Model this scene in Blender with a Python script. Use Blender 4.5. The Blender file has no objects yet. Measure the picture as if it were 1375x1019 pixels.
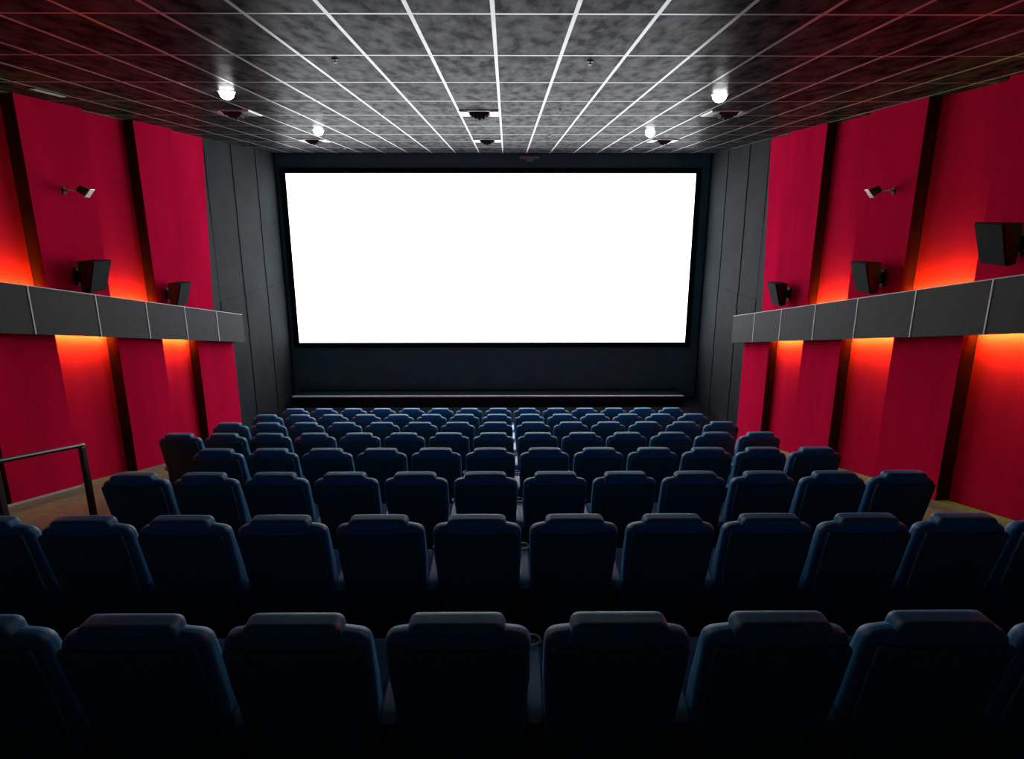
import bpy, bmesh, math, random
from mathutils import Vector, Matrix

random.seed(7)
S = bpy.context.scene
COL = S.collection

# ------------------------------------------------------------------ camera, world, exposure
H = 5.15                      # camera height above the front floor (m)
CEIL = H + 1.366              # underside of the ceiling tiles
cam_data = bpy.data.cameras.new('camera')
cam_data.sensor_fit = 'HORIZONTAL'
cam_data.sensor_width = 36.0
cam_data.lens = 36.0 * 880.0 / 1375.0
cam_data.clip_start = 0.05
cam = bpy.data.objects.new('camera', cam_data)
COL.objects.link(cam)
cam.location = (0, 0, H)
cam.rotation_euler = (math.radians(90 - 14.617), 0, math.radians(-0.437))
S.camera = cam

world = bpy.data.worlds.new('dark_hall')
S.world = world
world.use_nodes = True
world.node_tree.nodes['Background'].inputs[0].default_value = (0.02, 0.03, 0.04, 1)
world.node_tree.nodes['Background'].inputs[1].default_value = 0.02

S.view_settings.view_transform = 'Standard'
S.view_settings.look = 'None'
S.view_settings.gamma = 1.0
S.view_settings.use_curve_mapping = False
S.view_settings.exposure = 0.0

SCREEN_POWER = 3.8            # the lit screen is the hall's main lamp
COVE_UP = 460.0               # amber strips in the ledge, shining up
COVE_DOWN = 340.0             # amber strips under the ledge, shining down
LAMP_POWER = 30.0             # white downlights


# ------------------------------------------------------------------ materials
def material(name, color, rough=0.6, metal=0.0, noise=None, bump=0.0, bump_scale=60.0,
             sheen=0.0, spec=0.5, stretch=(1, 1, 1), emit=None, sheen_tint=None, coords='Object'):
    m = bpy.data.materials.new(name)
    m.use_nodes = True
    nt = m.node_tree
    b = nt.nodes['Principled BSDF']
    b.inputs['Base Color'].default_value = (*color, 1)
    b.inputs['Roughness'].default_value = rough
    b.inputs['Metallic'].default_value = metal
    b.inputs['Specular IOR Level'].default_value = spec
    if sheen:
        b.inputs['Sheen Weight'].default_value = sheen
        b.inputs['Sheen Roughness'].default_value = 0.4
        if sheen_tint:
            b.inputs['Sheen Tint'].default_value = (*sheen_tint, 1)
    if emit:
        b.inputs['Emission Color'].default_value = (*emit[0], 1)
        b.inputs['Emission Strength'].default_value = emit[1]
    if noise or bump:
        geo = nt.nodes.new('ShaderNodeNewGeometry')
        mp = nt.nodes.new('ShaderNodeMapping')
        mp.inputs['Scale'].default_value = stretch
        nt.links.new(geo.outputs['Position'], mp.inputs['Vector'])
    if noise:
        scale, other, detail = noise
        n = nt.nodes.new('ShaderNodeTexNoise')
        n.inputs['Scale'].default_value = scale
        n.inputs['Detail'].default_value = detail
        nt.links.new(mp.outputs['Vector'], n.inputs['Vector'])
        r = nt.nodes.new('ShaderNodeValToRGB')
        r.color_ramp.elements[0].position = 0.35
        r.color_ramp.elements[1].position = 0.66
        r.color_ramp.elements[0].color = (*color, 1)
        r.color_ramp.elements[1].color = (*other, 1)
        nt.links.new(n.outputs['Fac'], r.inputs['Fac'])
        nt.links.new(r.outputs['Color'], b.inputs['Base Color'])
    if bump:
        n2 = nt.nodes.new('ShaderNodeTexNoise')
        n2.inputs['Scale'].default_value = bump_scale
        n2.inputs['Detail'].default_value = 3
        nt.links.new(mp.outputs['Vector'], n2.inputs['Vector'])
        bp = nt.nodes.new('ShaderNodeBump')
        bp.inputs['Strength'].default_value = bump
        bp.inputs['Distance'].default_value = 0.01
        nt.links.new(n2.outputs['Fac'], bp.inputs['Height'])
        nt.links.new(bp.outputs['Normal'], b.inputs['Normal'])
    return m


M = {}
M['tile'] = material('mottled_charcoal_ceiling_tile', (0.005, 0.005, 0.0055), 0.38, noise=(9, (0.048, 0.046, 0.05), 6), stretch=(1, 0.4, 1), bump=0.2, bump_scale=18, spec=0.007)
# mottling of the tiles shows in their gloss as well as in their colour
_nt = M['tile'].node_tree
_noise = [n for n in _nt.nodes if n.type == 'TEX_NOISE'][0]
_map = _nt.nodes.new('ShaderNodeMapRange')
_map.inputs['From Min'].default_value = 0.36
_map.inputs['From Max'].default_value = 0.68
_map.inputs['To Min'].default_value = 0.0025
_map.inputs['To Max'].default_value = 0.0125
_nt.links.new(_noise.outputs['Fac'], _map.inputs['Value'])
_nt.links.new(_map.outputs['Result'], _nt.nodes['Principled BSDF'].inputs['Specular IOR Level'])
M['bar'] = material('pale_grid_metal', (0.36, 0.36, 0.375), 0.36, metal=0.6, noise=(3, (0.43, 0.43, 0.445), 2))
M['slab'] = material('black_slab', (0.01, 0.01, 0.011), 0.9, noise=(4, (0.014, 0.014, 0.015), 2))
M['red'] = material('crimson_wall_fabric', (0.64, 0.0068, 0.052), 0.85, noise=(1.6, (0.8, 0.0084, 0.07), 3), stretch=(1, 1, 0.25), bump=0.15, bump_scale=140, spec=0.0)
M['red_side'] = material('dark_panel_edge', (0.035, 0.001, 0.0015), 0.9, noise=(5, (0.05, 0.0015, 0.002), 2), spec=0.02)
M['black_wall'] = material('charcoal_wall_fabric', (0.010, 0.0135, 0.0175), 0.85, noise=(1.2, (0.018, 0.024, 0.029), 3), bump=0.15, bump_scale=120, spec=0.25)
M['front_wall'] = material('blue_black_wall', (0.05, 0.155, 0.175), 0.6, noise=(2, (0.065, 0.185, 0.205), 3), spec=0.5)
M['back_wall'] = material('grey_wall_fabric', (0.11, 0.13, 0.145), 0.9, noise=(3, (0.14, 0.165, 0.18), 3))
M['fascia'] = material('dark_grey_fascia_board', (0.015, 0.0145, 0.016), 0.75, noise=(9, (0.023, 0.022, 0.023), 5), bump=0.08, bump_scale=80)
M['strip'] = material('pale_joint_metal', (0.55, 0.55, 0.56), 0.5, metal=0.0, noise=(5, (0.65, 0.65, 0.66), 2))
M['carpet'] = material('dark_floor_carpet', (0.012, 0.013, 0.016), 0.95, noise=(30, (0.02, 0.021, 0.025), 4), bump=0.2, bump_scale=200, spec=0.0)
M['beige'] = material('brown_beige_aisle_carpet', (0.22, 0.165, 0.145), 0.95, noise=(12, (0.28, 0.21, 0.185), 4), bump=0.2, bump_scale=200, spec=0.1)
M['navy'] = material('navy_seat_fabric', (0.012, 0.22, 0.48), 0.5, noise=(35, (0.016, 0.26, 0.54), 3), sheen=0.8, sheen_tint=(0.2, 0.6, 0.95), bump=0.1, bump_scale=300, spec=0.45)
M['shell'] = material('black_seat_shell', (0.022, 0.14, 0.17), 0.7, noise=(20, (0.028, 0.16, 0.19), 2), spec=0.3)
M['arm'] = material('grey_armrest_plastic', (0.5, 0.78, 0.95), 0.3, noise=(15, (0.55, 0.84, 0.98), 2))
M['cup'] = material('dark_cup_holder', (0.05, 0.055, 0.06), 0.3, noise=(15, (0.06, 0.065, 0.07), 2))
M['rim'] = material('pale_rim_plastic', (0.4, 0.42, 0.45), 0.35, noise=(15, (0.45, 0.47, 0.5), 2))
M['black_metal'] = material('black_metal', (0.012, 0.012, 0.012), 0.75, noise=(10, (0.025, 0.024, 0.025), 2))
M['rail'] = material('dark_rail_paint', (0.035, 0.026, 0.028), 0.35, noise=(10, (0.045, 0.034, 0.036), 2))
M['speaker'] = material('black_speaker_cabinet', (0.006, 0.006, 0.007), 0.8, noise=(25, (0.008, 0.008, 0.009), 2), spec=0.15)
M['grille'] = material('speaker_grille_cloth', (0.01, 0.015, 0.017), 0.8, noise=(120, (0.016, 0.022, 0.024), 2), spec=0.15, bump=0.3, bump_scale=200)
M['white_metal'] = material('white_painted_metal', (0.72, 0.73, 0.74), 0.4, noise=(6, (0.78, 0.79, 0.8), 2))
M['dark_vent'] = material('dark_vent_inside', (0.015, 0.015, 0.016), 0.8, noise=(6, (0.02, 0.02, 0.021), 2))
M['chrome'] = material('silver_reflector', (0.75, 0.72, 0.72), 0.25, metal=0.7, noise=(8, (0.8, 0.78, 0.78), 2))
M['masking'] = material('black_masking_cloth', (0.006, 0.009, 0.012), 0.95, noise=(20, (0.009, 0.012, 0.015), 2), spec=0.1)
M['stage'] = material('black_stage_paint', (0.014, 0.024, 0.028), 0.95, noise=(4, (0.02, 0.032, 0.036), 4), spec=0.0)
M['stage_lip'] = material('grey_stage_edge', (0.8, 0.82, 0.82), 0.5, noise=(6, (0.85, 0.87, 0.87), 2))
M['screen'] = material('lit_projection_screen', (0.8, 0.8, 0.8), 0.9, emit=((0.93, 0.98, 1.0), SCREEN_POWER))
M['amber_up'] = material('amber_strip_up', (0.8, 0.5, 0.2), 0.5, emit=((0.6, 1.2, 0.02), COVE_UP))
M['amber_down'] = material('amber_strip_down', (0.8, 0.5, 0.2), 0.5, emit=((0.6, 1.2, 0.02), COVE_DOWN))
M['lamp'] = material('white_lamp_glass', (0.9, 0.9, 0.9), 0.3, emit=((1.0, 1.0, 1.0), LAMP_POWER))


# ------------------------------------------------------------------ helpers
def tag(o, label=None, cat=None, group=None, kind=None):
    if label: o['label'] = label
    if cat: o['category'] = cat
    if group: o['group'] = group
    if kind: o['kind'] = kind
    return o


def link(name, me, parent=None):
    o = bpy.data.objects.new(name, me)
    COL.objects.link(o)
    if parent is not None:
        o.parent = parent
    return o


def empty(name, loc=(0, 0, 0), rz=0.0):
    o = bpy.data.objects.new(name, None)
    o.empty_display_size = 0.1
    COL.objects.link(o)
    o.location = loc
    o.rotation_euler = (0, 0, rz)
    return o


def mesh(name, verts, faces, mat, smooth=False):
    me = bpy.data.meshes.new(name)
    me.from_pydata([tuple(v) for v in verts], [], faces)
    bm = bmesh.new()
    bm.from_mesh(me)
    bmesh.ops.recalc_face_normals(bm, faces=bm.faces)
    bm.to_mesh(me)
    bm.free()
    mats = mat if isinstance(mat, (list, tuple)) else [mat]
    for m in mats:
        me.materials.append(m)
    if smooth:
        for p in me.polygons:
            p.use_smooth = True
    return me


HEX = [(0, 1, 2, 3), (7, 6, 5, 4), (0, 4, 5, 1), (1, 5, 6, 2), (2, 6, 7, 3), (3, 7, 4, 0)]


def hexa(name, v8, mat):
    return mesh(name, v8, HEX, mat)


def box_mesh(name, x0, x1, y0, y1, z0, z1, mat, bevel=0.0):
    v = [(x0, y0, z0), (x1, y0, z0), (x1, y1, z0), (x0, y1, z0), (x0, y0, z1), (x1, y0, z1), (x1, y1, z1), (x0, y1, z1)]
    me = hexa(name, v, mat)
    if bevel:
        bm = bmesh.new()
        bm.from_mesh(me)
        bmesh.ops.bevel(bm, geom=bm.edges[:], offset=bevel, segments=2, affect='EDGES', profile=0.5)
        bm.to_mesh(me)
        bm.free()
    return me


def rounded(name, half, r, mat, deform=None, inner=3, k=3):
    """Rounded box with half sizes, radius r; deform maps a point to a point."""
    def samples(a, rr):
        rr = min(rr, a * 0.98)
        s = [-a + rr * (1 - math.cos(math.pi / 2 * i / k)) for i in range(k)]
        mid = [-a + rr + (2 * a - 2 * rr) * i / (inner + 1) for i in range(inner + 2)]
        return s + mid + [-x for x in reversed(s)]
    ax = [samples(half[i], r) for i in range(3)]
    verts, index, faces = [], {}, []

    def vid(p):
        key = tuple(round(c, 6) for c in p)
        if key in index:
            return index[key]
        q = [max(-(half[i] - min(r, half[i] * .98)), min(half[i] - min(r, half[i] * .98), p[i])) for i in range(3)]
        d = Vector([p[i] - q[i] for i in range(3)])
        if d.length > 1e-9:
            d = d.normalized() * min(r, min(half) * .98)
            rr = [min(r, half[i] * .98) for i in range(3)]
            pp = Vector(q) + Vector([d[i] for i in range(3)])
        else:
            pp = Vector(p)
        if deform:
            pp = Vector(deform(pp))
        verts.append(pp)
        index[key] = len(verts) - 1
        return index[key]
    for a in range(3):
        b, c = (a + 1) % 3, (a + 2) % 3
        for sgn in (-1, 1):
            for i in range(len(ax[b]) - 1):
                for j in range(len(ax[c]) - 1):
                    quad = []
                    for (u, v) in ((i, j), (i + 1, j), (i + 1, j + 1), (i, j + 1)):
                        p = [0, 0, 0]
                        p[a] = sgn * half[a]
                        p[b] = ax[b][u]
                        p[c] = ax[c][v]
                        quad.append(vid(p))
                    faces.append(quad)
    return mesh(name, verts, faces, mat, smooth=True)


def lathe(name, profile, mat, n=20, smooth=True, axis='Z'):
    verts, faces = [], []
    for (r, z) in profile:
        for i in range(n):
            a = 2 * math.pi * i / n
            verts.append((r * math.cos(a), r * math.sin(a), z))
    for k in range(len(profile) - 1):
        for i in range(n):
            j = (i + 1) % n
            faces.append((k * n + i, k * n + j, (k + 1) * n + j, (k + 1) * n + i))
    faces.append(tuple(range(n)))
    faces.append(tuple((len(profile) - 1) * n + i for i in range(n)))
    return mesh(name, verts, faces, mat, smooth)


def tube(name, pts, r, mat, n=8):
    """Bar of round section through pts."""
    verts, faces = [], []
    pts = [Vector(p) for p in pts]
    for i, p in enumerate(pts):
        d = (pts[min(i + 1, len(pts) - 1)] - pts[max(i - 1, 0)]).normalized()
        up = Vector((0, 0, 1)) if abs(d.z) < 0.9 else Vector((1, 0, 0))
        a = d.cross(up).normalized()
        b = d.cross(a).normalized()
        for k in range(n):
            t = 2 * math.pi * k / n
            verts.append(p + a * (r * math.cos(t)) + b * (r * math.sin(t)))
    for i in range(len(pts) - 1):
        for k in range(n):
            j = (k + 1) % n
            faces.append((i * n + k, i * n + j, (i + 1) * n + j, (i + 1) * n + k))
    faces.append(tuple(range(n)))
    faces.append(tuple((len(pts) - 1) * n + k for k in range(n)))
    return mesh(name, verts, faces, mat, smooth=True)


ORD = ['', 'first', 'second', 'third', 'fourth', 'fifth', 'sixth', 'seventh', 'eighth']

# ------------------------------------------------------------------ measures of the hall
ROW_Y0, ROW_DY = 1.972, 1.448         # seat back tops
ROW_DZ = 0.3391
SEAT_H = 1.08
SEAT_W = 0.56
GAP_X = 0.105                         # the gap in the middle of the rows
FRONT_Y = 17.75


def row_y(n): return ROW_Y0 + ROW_DY * n
def row_z(n): return H - 1.356 - SEAT_H - ROW_DZ * n
def ramp_z(y): return max(0.0, H - 2.436 + 0.19 - 0.2342 * (y - ROW_Y0))


def wall_x(side, y, off):
    """x of a wall plane; off moves it into the hall."""
    if side < 0:
        return -6.1 + 0.025 * (y - 8) + off
    return 5.42 - 0.025 * (y - 8) - off


def ledge_top(side, y):
    return H - 0.809 - 0.2174 * (y - 7.6) if side < 0 else H - 0.857 - 0.2143 * (y - 7.6)


LEDGE_H = 0.604

# ------------------------------------------------------------------ floor: front floor, tiers, aisle ramps
floor = link('floor', box_mesh('floor', -6.9, 6.3, row_y(7) + 1.57, FRONT_Y + 0.3, -0.2, 0.0, M['carpet']))
tag(floor, 'dark carpeted stepped floor under the rows of seats', 'floor', kind='structure')
for n in range(-3, 8):
    xl = -4.45 if n >= 4 else -3.35
    y0, y1 = row_y(n) + 0.12, row_y(n + 1) + 0.12
    link('floor_tier', box_mesh('floor_tier', xl, 3.52, y0, y1, -0.2, row_z(n), M['carpet']), floor)


def ramp(x0, x1, y0, y1):
    z0, z1 = ramp_z(y0), ramp_z(y1)
    v = [(x0, y0, -0.2), (x1, y0, -0.2), (x1, y1, -0.2), (x0, y1, -0.2), (x0, y0, z0), (x1, y0, z0), (x1, y1, z1), (x0, y1, z1)]
    link('aisle_ramp', hexa('aisle_ramp', v, M['beige']), floor)


ramp(-6.9, -4.45, -2.4, 14.3)
ramp(-4.45, -3.35, -2.4, row_y(4) + 0.12)
ramp(3.52, 6.3, -2.4, 14.3)

# ------------------------------------------------------------------ ceiling: slab, tiles, grid bars
ceiling = link('ceiling', box_mesh('ceiling', -6.9, 6.3, -2.6, FRONT_Y + 0.3, CEIL + 0.03, CEIL + 0.2, M['slab']))
tag(ceiling, 'dark mottled tile ceiling hung in a pale metal grid', 'ceiling', kind='structure')
GX0, GDX = -0.098, 0.6
GY0, GDY = 5.27, 1.335
xs = [GX0 + GDX * k for k in range(-10, 10)]
ys = [GY0 + GDY * k for k in range(-1, 10)]
edges_x = [-6.25] + xs + [5.6]
edges_y = ys + [FRONT_Y]
tile_cache = {}
for j in range(len(edges_y) - 1):
    for i in range(len(edges_x) - 1):
        w, l = edges_x[i + 1] - edges_x[i], edges_y[j + 1] - edges_y[j]
        if w < 0.1:
            continue
        key = (round(w, 3), round(l, 3))
        if key not in tile_cache:
            tile_cache[key] = box_mesh('ceiling_tile', -w / 2 + .014, w / 2 - .014, -l / 2 + .014, l / 2 - .014, 0.0, 0.028, M['tile'], bevel=0.002)
        t = link('ceiling_tile', tile_cache[key], ceiling)
        t.location = ((edges_x[i] + edges_x[i + 1]) / 2, (edges_y[j] + edges_y[j + 1]) / 2, CEIL + random.uniform(0, .0012))
for x in xs:
    link('grid_bar', box_mesh('grid_bar', x - .016, x + .016, ys[0], FRONT_Y, CEIL - .0012, CEIL + .03, M['bar']), ceiling)
for y in ys:
    link('cross_bar', box_mesh('cross_bar', -6.2, 5.55, y - .016, y + .016, CEIL - .0006, CEIL + .03, M['bar']), ceiling)

# ------------------------------------------------------------------ side walls with red panels
BOUNDS = {-1: [2.4, 3.7, 4.95, 6.2, 7.42, 8.66, 9.96, 11.2, 12.38, 13.9],
          1: [2.4, 3.7, 5.0, 6.3, 7.55, 8.87, 10.18, 11.45, 12.82, 14.1]}
# panels that stand back above the ledge stand forward below it, and the other way round
UP_BACK = {-1: (0, 2, 4, 6, 8), 1: (0, 2, 4, 6, 8)}
LIT_UP = {-1: (2, 4, 6), 1: (2, 4, 6)}
LIT_DOWN = {-1: (3, 5, 7), 1: (3, 5, 7)}
BACK, FORE = -0.11, 0.055


def slab_on_wall(name, side, y0, y1, off_in, off_out, zlo, zhi, mat, parent, y1_low=None):
    """Slab between two wall offsets; zlo/zhi are functions of y; the far end may slant."""
    ya0, ya1 = y0, y1
    yb1 = y1 if y1_low is None else y1_low
    P = []
    for (yn, yf, z) in ((ya0, yb1, zlo), (ya0, ya1, zhi)):
        P.append([(wall_x(side, yn, off_in), yn, z(yn)), (wall_x(side, yn, off_out), yn, z(yn)),
                  (wall_x(side, yf, off_out), yf, z(yf)), (wall_x(side, yf, off_in), yf, z(yf))])
    me = hexa(name, P[0] + P[1], mat)
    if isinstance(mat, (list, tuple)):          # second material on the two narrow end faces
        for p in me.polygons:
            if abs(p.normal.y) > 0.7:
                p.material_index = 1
    return link(name, me, parent)


for side, word in ((-1, 'left'), (1, 'right')):
    v = []
    for z in (-0.3, CEIL + 0.1):
        v += [(wall_x(side, -2.5, -0.35), -2.5, z), (wall_x(side, -2.5, -0.16), -2.5, z),
              (wall_x(side, FRONT_Y, -0.16), FRONT_Y, z), (wall_x(side, FRONT_Y, -0.35), FRONT_Y, z)]
    wall = link('wall_' + word, hexa('wall_' + word, v, M['slab']))
    tag(wall, 'side wall of crimson fabric panels on the %s, black towards the screen' % word, 'wall', kind='structure')
    b = BOUNDS[side]
    for i in range(len(b) - 1):
        y0, y1 = b[i] + .004, b[i + 1] - .004
        up_back = i in UP_BACK[side]
        last = i == len(b) - 2
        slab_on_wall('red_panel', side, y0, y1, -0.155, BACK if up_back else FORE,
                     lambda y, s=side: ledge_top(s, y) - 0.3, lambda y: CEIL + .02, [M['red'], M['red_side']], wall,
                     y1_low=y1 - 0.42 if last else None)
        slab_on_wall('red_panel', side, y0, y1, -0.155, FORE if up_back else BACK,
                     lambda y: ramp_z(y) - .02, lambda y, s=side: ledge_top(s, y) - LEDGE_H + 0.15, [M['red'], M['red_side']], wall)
    slab_on_wall('black_filler', side, b[-1] - .5, b[-1] + .008, -0.155, -0.122, lambda y: ledge_top(side, y) - .3, lambda y: CEIL + .02, M['black_wall'], wall)
    # black fabric panels between the red wall and the screen
    yb = [b[-1] + .01, 15.15, 16.45, FRONT_Y - .02]
    if side > 0:
        yb[0] = b[-1] + .01
    zb = [0.0, 1.62, 3.24, 4.86, CEIL + .02]
    for i in range(3):
        for k in range(4):
            off = (-0.115, -0.10, -0.085)[i] + (0.0, 0.004, -0.003, 0.002)[k]
            slab_on_wall('black_panel', side, yb[i] + .001, yb[i + 1] - .001, -0.155, off,
                         lambda y, z=zb[k]: z + .001, lambda y, z=zb[k + 1]: z - .001, M['black_wall'], wall)

wf = link('wall_front', box_mesh('wall_front', -6.9, 6.3, FRONT_Y, FRONT_Y + .2, -.2, CEIL + .2, M['front_wall']))
tag(wf, 'blue-black end wall behind and below the screen', 'wall', kind='structure')
wb = link('wall_back', box_mesh('wall_back', -6.9, 6.3, -2.6, -2.4, -.2, CEIL + .2, M['back_wall']))
tag(wb, 'grey fabric wall behind the camera', 'wall', kind='structure')

# ------------------------------------------------------------------ ledges (dark grey fascia with pale joints)
JOINTS = {-1: [2.06, 3.25, 4.43, 5.62, 6.8, 7.99, 9.22, 10.42, 11.58, 12.76, 13.92],
          1: [2.05, 3.27, 4.49, 5.71, 6.93, 8.16, 9.43, 10.64, 11.87, 13.06, 14.21]}
F_IN, F_OUT = 0.27, 0.30
for side, word, num in ((-1, 'left', 1), (1, 'right', 2)):
    j = JOINTS[side]
    v = []
    for zf in (lambda y: ledge_top(side, y) - LEDGE_H + .12, lambda y: ledge_top(side, y) - .26):
        ya, yz = j[0], j[-1] - .02
        v += [(wall_x(side, ya, -0.11), ya, zf(ya)), (wall_x(side, ya, F_IN), ya, zf(ya)),
              (wall_x(side, yz, F_IN), yz, zf(yz)), (wall_x(side, yz, -0.11), yz, zf(yz))]
    ledge = link('trim_%d' % num, hexa('trim_%d' % num, v, M['slab']))
    tag(ledge, 'sloping dark grey ledge with pale joints along the %s red wall' % word, 'ledge', kind='structure')
    for i in range(len(j) - 1):
        slab_on_wall('fascia_panel', side, j[i] + .012, j[i + 1] - .012, F_IN, F_OUT,
                     lambda y, s=side: ledge_top(s, y) - LEDGE_H, lambda y, s=side: ledge_top(s, y) - .012, M['fascia'], ledge)
    for i in range(len(j) - 1):
        slab_on_wall('joint_strip', side, j[i] - .012, j[i] + .012, F_IN, F_OUT + .006,
                     lambda y, s=side: ledge_top(s, y) - LEDGE_H, lambda y, s=side: ledge_top(s, y) - .012, M['strip'], ledge)
    slab_on_wall('top_strip', side, j[0], j[-1], F_IN - .01, F_OUT + .006,
                 lambda y, s=side: ledge_top(s, y) - .012, lambda y, s=side: ledge_top(s, y), M['strip'], ledge)
    slab_on_wall('end_cap', side, j[-1] - .012, j[-1] + .01, -0.1, F_OUT,
                 lambda y, s=side: ledge_top(s, y) - LEDGE_H, lambda y, s=side: ledge_top(s, y) - .012, M['fascia'], ledge)

# thin skirting where the left wall meets the aisle
sk = slab_on_wall('baseboard_left', -1, 2.4, 8.62, FORE, FORE + .015, lambda y: ramp_z(y), lambda y: ramp_z(y) + .03, M['strip'], None)
tag(sk, 'thin pale skirting strip at the foot of the left red wall', 'baseboard', kind='structure')

# ------------------------------------------------------------------ amber cove lights in the ledges
PLACE = {(-1, 0): 'shining up', (-1, 1): 'shining down'}
for side, word in ((-1, 'left'), (1, 'right')):
    b = BOUNDS[side]
    for up, lit in ((True, LIT_UP[side]), (False, LIT_DOWN[side])):
        n_from_screen = len(lit)
        for q, i in enumerate(lit):
            y0, y1 = b[i] + .05, b[i + 1] - .05
            if up:
                z_of = lambda y, s=side: ledge_top(s, y) - 0.125
            else:
                z_of = lambda y, s=side: ledge_top(s, y) - LEDGE_H + 0.05
            ym = (y0 + y1) / 2
            root = empty('cove_light', (wall_x(side, ym, -0.03), ym, z_of(ym)))
            rank = n_from_screen - q
            tag(root, 'amber strip light %s the %s ledge, %s from the screen' % ('shining up from' if up else 'shining down from under', word, ORD[rank]),
                'strip light', 'amber strip lights in the side ledges')
            sgn = 1 if up else -1
            inv = Matrix.Translation(-Vector(root.location))
            # the strip faces the wall panel and is tipped towards the open side
            ca, sa = math.cos(math.radians(8)), math.sin(math.radians(8))

            def at(y, along, behind):
                off = 0.0 + sa * along + ca * behind
                return inv @ Vector((wall_x(side, y, off), y, z_of(y) + sgn * (ca * along - sa * behind)))
            w = .026
            vs = [at(y0, -w - .008, .004), at(y0, w + .008, .004), at(y1, w + .008, .004), at(y1, -w - .008, .004),
                  at(y0, -w - .008, .02), at(y0, w + .008, .02), at(y1, w + .008, .02), at(y1, -w - .008, .02)]
            link('channel', hexa('channel', vs, M['black_metal']), root)
            link('diffuser', mesh('diffuser', [at(y0, -w, 0), at(y0, w, 0), at(y1, w, 0), at(y1, -w, 0)], [(0, 1, 2, 3)],
                                  M['amber_up'] if up else M['amber_down']), root)
            for yb in (y0 + .1, y1 - .1):
                link('bracket', hexa('bracket', [at(yb - .01, -.01, .02), at(yb - .01, .01, .02), at(yb + .01, .01, .02), at(yb + .01, -.01, .02),
                                                 at(yb - .01, -.13, .03), at(yb - .01, -.11, .03), at(yb + .01, -.11, .03), at(yb + .01, -.13, .03)], M['black_metal']), root)

# ------------------------------------------------------------------ screen and stage
screen = empty('cinema_screen', (-0.40, FRONT_Y - .06, H - 3.555))
tag(screen, 'wide blank cinema screen glowing white in black masking', 'screen')
sw, sh = 10.575, 4.43
link('screen_surface', box_mesh('screen_surface', -sw / 2, sw / 2, -.015, .0, 0, sh, M['screen']), screen)
fw = .14
for nm, a in (('masking', (-sw / 2 - fw, -sw / 2, -.05, .05, -fw, sh + fw)), ('masking', (sw / 2, sw / 2 + fw, -.05, .05, -fw, sh + fw)),
              ('masking', (-sw / 2, sw / 2, -.05, .05, -fw, 0)), ('masking', (-sw / 2, sw / 2, -.05, .05, sh, sh + fw))):
    link(nm, box_mesh(nm, *a, M['masking'], bevel=.01), screen)
stage = empty('stage', (-0.51, 17.2, 0))
tag(stage, 'low black stage step with a thin grey front edge below the screen', 'stage')
link('platform', box_mesh('platform', -5.24, 5.24, -.28, .5, 0, .25, M['stage']), stage)
link('edge_strip', box_mesh('edge_strip', -5.25, 5.25, -.31, -.25, .25, .29, M['stage_lip'], bevel=.006), stage)
for k in range(9):
    x0 = -5.24 + k * 10.48 / 9
    link('front_panel', box_mesh('front_panel', x0 + .01, x0 + 10.48 / 9 - .01, -.30, -.28, .01, .24, M['stage']), stage)

# ------------------------------------------------------------------ cinema seats
REC = 0.25


def lean(p):
    return (p[0], p[1] + (SEAT_H - p[2]) * REC, p[2])


def body_deform(zc, hz, hx, thick_low):
    def f(p):
        z = p[2] + zc
        t = (p[2] + hz) / (2 * hz)                  # 0 bottom, 1 top
        x = p[0] * (0.93 + 0.07 * min(1, t * 1.6))
        drop = 0.032 * max(0.0, abs(p[0]) / hx - 0.55) / 0.45 if t > 0.6 else 0   # sloping shoulders
        y = p[1] + 0.55 * x * x
        if p[1] > 0:
            y += thick_low * (1 - t)
        y += (SEAT_H - z) * REC
        return (x, y + 0.07, z - drop)
    return f


def shell_deform(zc, hz):
    def f(p):
        z = p[2] + zc
        t = (p[2] + hz) / (2 * hz)
        x = p[0] * (0.9 + 0.1 * min(1, t * 1.5))
        return (x, p[1] + 0.4 * x * x + (SEAT_H - z) * REC + 0.0, z)
    return f


def head_deform(zc, hz):
    def f(p):
        z = p[2] + zc
        x = p[0]
        crown = 0.010 * (1 - (x / .19) ** 2)
        return (x, p[1] + 0.35 * x * x + (SEAT_H - z) * REC + 0.075, z + crown * (1 if p[2] > 0 else 0))
    return f


SEAT_MESH = {
    'back_shell': rounded('back_shell', (.236, .022, .33), .02, M['shell'], shell_deform(.66, .33)),
    'backrest': rounded('backrest', (.256, .055, .32), .045, M['navy'], body_deform(.717, .32, .256, .06), inner=5, k=4),
    'headrest': rounded('headrest', (.168, .062, .13), .034, M['navy'], head_deform(.94, .13), inner=5, k=4),
    'seat_cushion': rounded('seat_cushion', (.235, .25, .08), .05, M['navy'], lambda p: (p[0], p[1] + .58, p[2] + .39 + .05 * p[1])),
    'seat_pan': rounded('seat_pan', (.215, .22, .03), .02, M['shell'], lambda p: (p[0], p[1] + .57, p[2] + .30)),
    'armrest': rounded('armrest', (.032, .235, .03), .018, M['arm'], lambda p: (p[0], p[1] + .44, p[2] + .555)),
    'support': rounded('support', (.022, .17, .27), .012, M['shell'], lambda p: (p[0], p[1] + .44, p[2] + .269)),
}


def ring_mesh():
    n, m = 18, 6
    verts, faces = [], []
    R, r = .038, .007
    for i in range(n):
        a = 2 * math.pi * i / n
        for k in range(m):
            c = 2 * math.pi * k / m
            verts.append(((R + r * math.cos(c)) * math.cos(a), (R + r * math.cos(c)) * math.sin(a) + .625, .592 + r * math.sin(c)))
    for i in range(n):
        for k in range(m):
            faces.append((i * m + k, ((i + 1) % n) * m + k, ((i + 1) % n) * m + (k + 1) % m, i * m + (k + 1) % m))
    return mesh('cup_holder', verts, faces, M['rim'], smooth=True)


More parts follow.
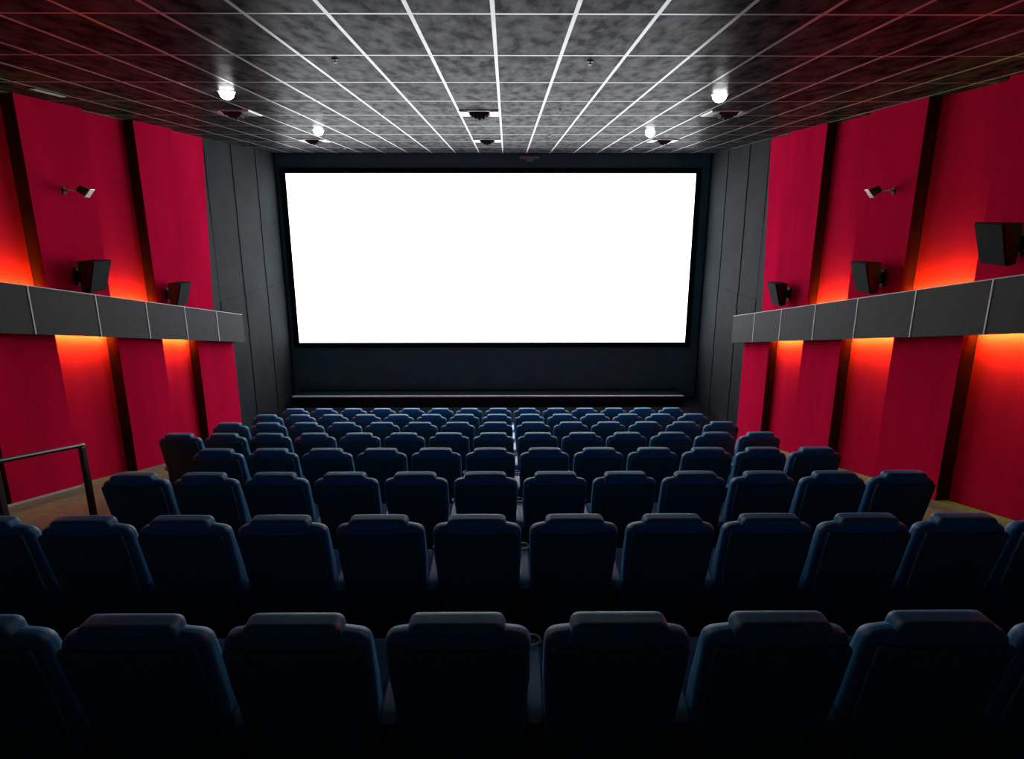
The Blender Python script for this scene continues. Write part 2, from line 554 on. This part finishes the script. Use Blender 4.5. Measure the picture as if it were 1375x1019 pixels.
def well_mesh():
    me = lathe('cup_well', [(.036, .586), (.034, .589)], M['cup'], 18)
    for v in me.vertices:
        v.co.y += .625
    return me


RING, WELL = ring_mesh(), well_mesh()


def make_seat(n, c):
    """Row n (0 nearest), column c: negative left of the gap, positive right of it."""
    x = GAP_X + (c + .5 if c < 0 else c - .5) * SEAT_W
    root = empty('theater_chair', (x, row_y(n) - 0.088, row_z(n)))
    tag(root, 'dark blue cinema seat, %s row from the camera, %s seat %s of the centre gap' % (ORD[n + 1], ORD[abs(c)], 'left' if c < 0 else 'right'),
        'seat', 'dark blue cinema seats in rows')
    for nm in ('back_shell', 'backrest', 'headrest', 'seat_cushion', 'seat_pan'):
        link(nm, SEAT_MESH[nm], root)
    sides = [-.28]
    if c == 6:
        sides.append(.28)
    for sx in sides:
        s = link('support', SEAT_MESH['support'], root)
        s.location.x = sx
        a = link('armrest', SEAT_MESH['armrest'], root)
        a.location.x = sx
        link('cup_holder', RING, a)
        link('cup_well', WELL, a)
    return root


for n in range(8):
    left = 8 if n >= 4 else 6
    for c in list(range(-left, 0)) + list(range(1, 7)):
        make_seat(n, c)

# ------------------------------------------------------------------ speakers on the red walls
def speaker(side, y, z, scale, label, yaw=0.0):
    root = empty('wall_speaker', (wall_x(side, y, FORE), y, z))
    tag(root, label, 'speaker', 'black speakers on the red side walls')
    d = -side            # direction into the hall
    s = scale

    def P(a, yy, zz):    # a = distance from the wall
        return (d * a * s, yy * s, zz * s)
    # cabinet: a wedge, deeper and wider at the top so that the front looks down
    v = [P(.10, -.15, -.20), P(.22, -.20, -.22), P(.22, .20, -.22), P(.10, .15, -.20),
         P(.10, -.15, .22), P(.36, -.22, .22), P(.36, .22, .22), P(.10, .15, .22)]
    me = hexa('cabinet', v, M['speaker'])
    bm = bmesh.new(); bm.from_mesh(me)
    bmesh.ops.bevel(bm, geom=bm.edges[:], offset=.012, segments=2, affect='EDGES', profile=.5)
    bm.to_mesh(me); bm.free()
    cab = link('cabinet', me, root)
    g = [P(.235, -.185, -.20), P(.245, -.185, -.205), P(.245, .185, -.205), P(.235, .185, -.20),
         P(.35, -.20, .20), P(.368, -.20, .20), P(.368, .20, .20), P(.35, .20, .20)]
    link('grille', hexa('grille', g, M['grille']), root)
    link('bracket', box_mesh('bracket', min(0, d * .14 * s), max(0, d * .14 * s), -.04 * s, .04 * s, -.08 * s, .08 * s, M['black_metal'], bevel=.005), root)
    link('wall_plate', box_mesh('wall_plate', min(0, d * .015), max(0, d * .015), -.07 * s, .07 * s, -.12 * s, .12 * s, M['black_metal'], bevel=.003), root)
    return root


speaker(-1, 9.32, H - .92, 1.0, 'black wedge speaker on the left red wall, the nearer of two there')
speaker(-1, 11.55, H - 1.46, .95, 'black wedge speaker on the left red wall, nearer the screen')
speaker(1, 9.35, H - .95, 1.0, 'black wedge speaker on the right wall, middle one of three')
speaker(1, 12.2, H - 1.54, .95, 'black wedge speaker on the right wall, closest to the screen')
speaker(1, 7.0, H - .36, 1.0, 'large black speaker on the right wall, cut by the photo edge')


# ------------------------------------------------------------------ small silver spotlights on arms
def spotlight(side, y, z, label):
    root = empty('wall_spotlight', (wall_x(side, y, FORE), y, z))
    tag(root, label, 'spotlight', 'silver spotlights on the red walls')
    d = -side
    link('mounting_plate', box_mesh('mounting_plate', min(0, d * .012), max(0, d * .012), -.035, .035, -.05, .05, M['black_metal'], bevel=.003), root)
    link('arm', tube('arm', [(d * .01, 0, 0), (d * .08, 0, .02), (d * .16, .04, .0)], .012, M['chrome']), root)
    hd = lathe('housing', [(.02, -.075), (.05, -.06), (.055, .04), (.06, .05)], M['black_metal'], 16)
    rot = Matrix.Translation((d * .22, .07, -.0)) @ Matrix.Rotation(d * math.radians(125), 4, 'Y') @ Matrix.Rotation(math.radians(-25), 4, 'X')
    hd.transform(rot)
    h = link('housing', hd, root)
    pl = box_mesh('reflector_plate', -.085, .085, -.07, .07, .05, .062, M['chrome'], bevel=.004)
    nrm = Vector((d * .75, .15, -.6)).normalized()
    pl.transform(Matrix.Translation(Vector((d * .25, .1, -.01)) - nrm * .02) @ nrm.to_track_quat('Z', 'Y').to_matrix().to_4x4())
    link('reflector_plate', pl, root)


spotlight(-1, 9.3, H + .235, 'small silver spotlight on a short arm on the left red wall')
spotlight(1, 9.35, H + .235, 'small silver spotlight on a short arm on the right red wall')


# ------------------------------------------------------------------ ceiling fittings
def downlight(x, y, label):
    root = empty('downlight', (x, y, CEIL))
    tag(root, label, 'downlight', 'round white downlights')
    link('trim_ring', lathe('trim_ring', [(.105, .0), (.104, -.004), (.09, -.005), (.086, -.003), (.085, .0)], M['white_metal'], 24), root)
    link('lamp_glass', lathe('lamp_glass', [(.086, -.004), (.084, -.03), (.072, -.058), (.05, -.078), (.025, -.088), (.004, -.09)], M['lamp'], 20), root)


downlight(-3.38, 8.56, 'round lit downlight in the ceiling on the left, the nearer one')
downlight(2.64, 8.73, 'round lit downlight in the ceiling on the right, the nearer one')
downlight(-3.40, 12.61, 'round lit downlight in the ceiling on the left, nearer the screen')
downlight(2.64, 12.80, 'round lit downlight in the ceiling on the right, nearer the screen')


def frustum_ring(name, h0, h1, z0, z1, t, mat):
    """Square louvre ring from half size h0 at z0 to h1 at z1."""
    v = []
    for (h, z) in ((h0, z0), (h1, z1), (h1 - t, z1), (h0 - t, z0)):
        v += [(-h, -h, z), (h, -h, z), (h, h, z), (-h, h, z)]
    f = []
    for k in range(4):
        a, b2 = k * 4, ((k + 1) % 4) * 4
        for i in range(4):
            j = (i + 1) % 4
            f.append((a + i, a + j, b2 + j, b2 + i))
    return mesh(name, v, f, mat)


DIFF = [('frame', frustum_ring('frame', .29, .285, .0, -.012, .045, M['bar'])),
        ('plenum', box_mesh('plenum', -.245, .245, -.245, .245, -.004, -.001, M['dark_vent'])),
        ('louvre', frustum_ring('louvre', .15, .125, -.004, -.045, .006, M['dark_vent'])),
        ('louvre', frustum_ring('louvre', .11, .08, -.004, -.075, .006, M['dark_vent'])),
        ('centre_cone', frustum_ring('centre_cone', .075, .012, -.004, -.10, .010, M['dark_vent'])),
        ('side_plate', box_mesh('side_plate', -.28, -.15, -.26, .26, -.02, -.004, M['bar'], bevel=.006)),
        ('side_plate', box_mesh('side_plate', .15, .28, -.26, .26, -.02, -.004, M['bar'], bevel=.006))]


def diffuser(x, y, label):
    root = empty('air_diffuser', (x, y, CEIL))
    tag(root, label, 'air diffuser', 'square ceiling air diffusers')
    for nm, me in DIFF:
        link(nm, me, root)


for (x, wx) in ((-3.98, 'left'), (-0.40, 'middle'), (3.24, 'right')):
    for (y, wy) in ((10.35, 'the nearer row'), (14.38, 'the row nearer the screen')):
        diffuser(x, y, 'square white air diffuser in the ceiling, %s one of %s' % (wx, wy))


def sprinkler(x, y, label):
    root = empty('sprinkler_head', (x, y, CEIL))
    tag(root, label, 'sprinkler', 'ceiling sprinkler heads')
    link('escutcheon', lathe('escutcheon', [(.035, 0), (.032, -.006), (.014, -.010)], M['white_metal'], 16), root)
    link('nozzle', lathe('nozzle', [(.007, -.008), (.007, -.026), (.004, -.03)], M['chrome'], 10), root)
    link('deflector', lathe('deflector', [(.018, -.030), (.018, -.033), (.004, -.034)], M['chrome'], 14), root)


sprinkler(.80, 6.83, 'small sprinkler head in the ceiling, nearest of those right of the centre')
sprinkler(.76, 10.0, 'small sprinkler head in the ceiling right of the middle near diffuser')
sprinkler(.82, 13.32, 'small sprinkler head in the ceiling, far, right of the middle')
sprinkler(-3.79, 16.24, 'small dark sprinkler head at the far left edge of the ceiling')
sprinkler(2.96, 16.38, 'small dark sprinkler head at the far right edge of the ceiling')
sprinkler(-1.62, 6.76, 'small sprinkler head in the near ceiling left of the centre')

vent = empty('slot_vent', (-5.54, 8.58, CEIL))
tag(vent, 'narrow pale slot vent in the ceiling beside the left red wall', 'vent')
link('frame', box_mesh('frame', -.05, .05, -.3, .3, -.012, .0, M['fascia'], bevel=.003), vent)
for dx in (-.025, 0, .025):
    link('slat', box_mesh('slat', dx - .007, dx + .007, -.28, .28, -.022, -.011, M['strip']), vent)

# small fitting on the wall above the screen
sen = empty('wall_sensor', (.585, FRONT_Y, H + 1.235))
tag(sen, 'small pale grey fitting on the dark wall above the screen', 'sensor')
link('housing', box_mesh('housing', -.25, .25, -.07, .0, .0, .07, M['rim'], bevel=.01), sen)
link('eye', rounded('eye', (.11, .05, .035), .03, M['rim'], lambda p: (p[0], p[1] - .05, p[2] - .03)), sen)

# ------------------------------------------------------------------ handrail beside the left aisle
ra, rb = 5.40, 6.56
rx = -4.50
rail = empty('handrail', (rx, (ra + rb) / 2, ramp_z((ra + rb) / 2)))
tag(rail, 'dark metal handrail beside the left aisle', 'handrail')
inv = -Vector(rail.location)
top = lambda y: ramp_z(y) + .90
for y in (ra, rb):
    me = box_mesh('post', rx - .022, rx + .022, y - .035, y + .035, ramp_z(y) - .0, top(y) - .015, M['rail'], bevel=.005)
    me.transform(Matrix.Translation(inv))
    link('post', me, rail)
me = tube('top_rail', [(rx, ra - .25, top(ra - .25)), (rx, ra, top(ra)), (rx, rb, top(rb)), (rx, rb + .03, top(rb + .03))], .024, M['rail'], 10)
me.transform(Matrix.Translation(inv))
link('top_rail', me, rail)
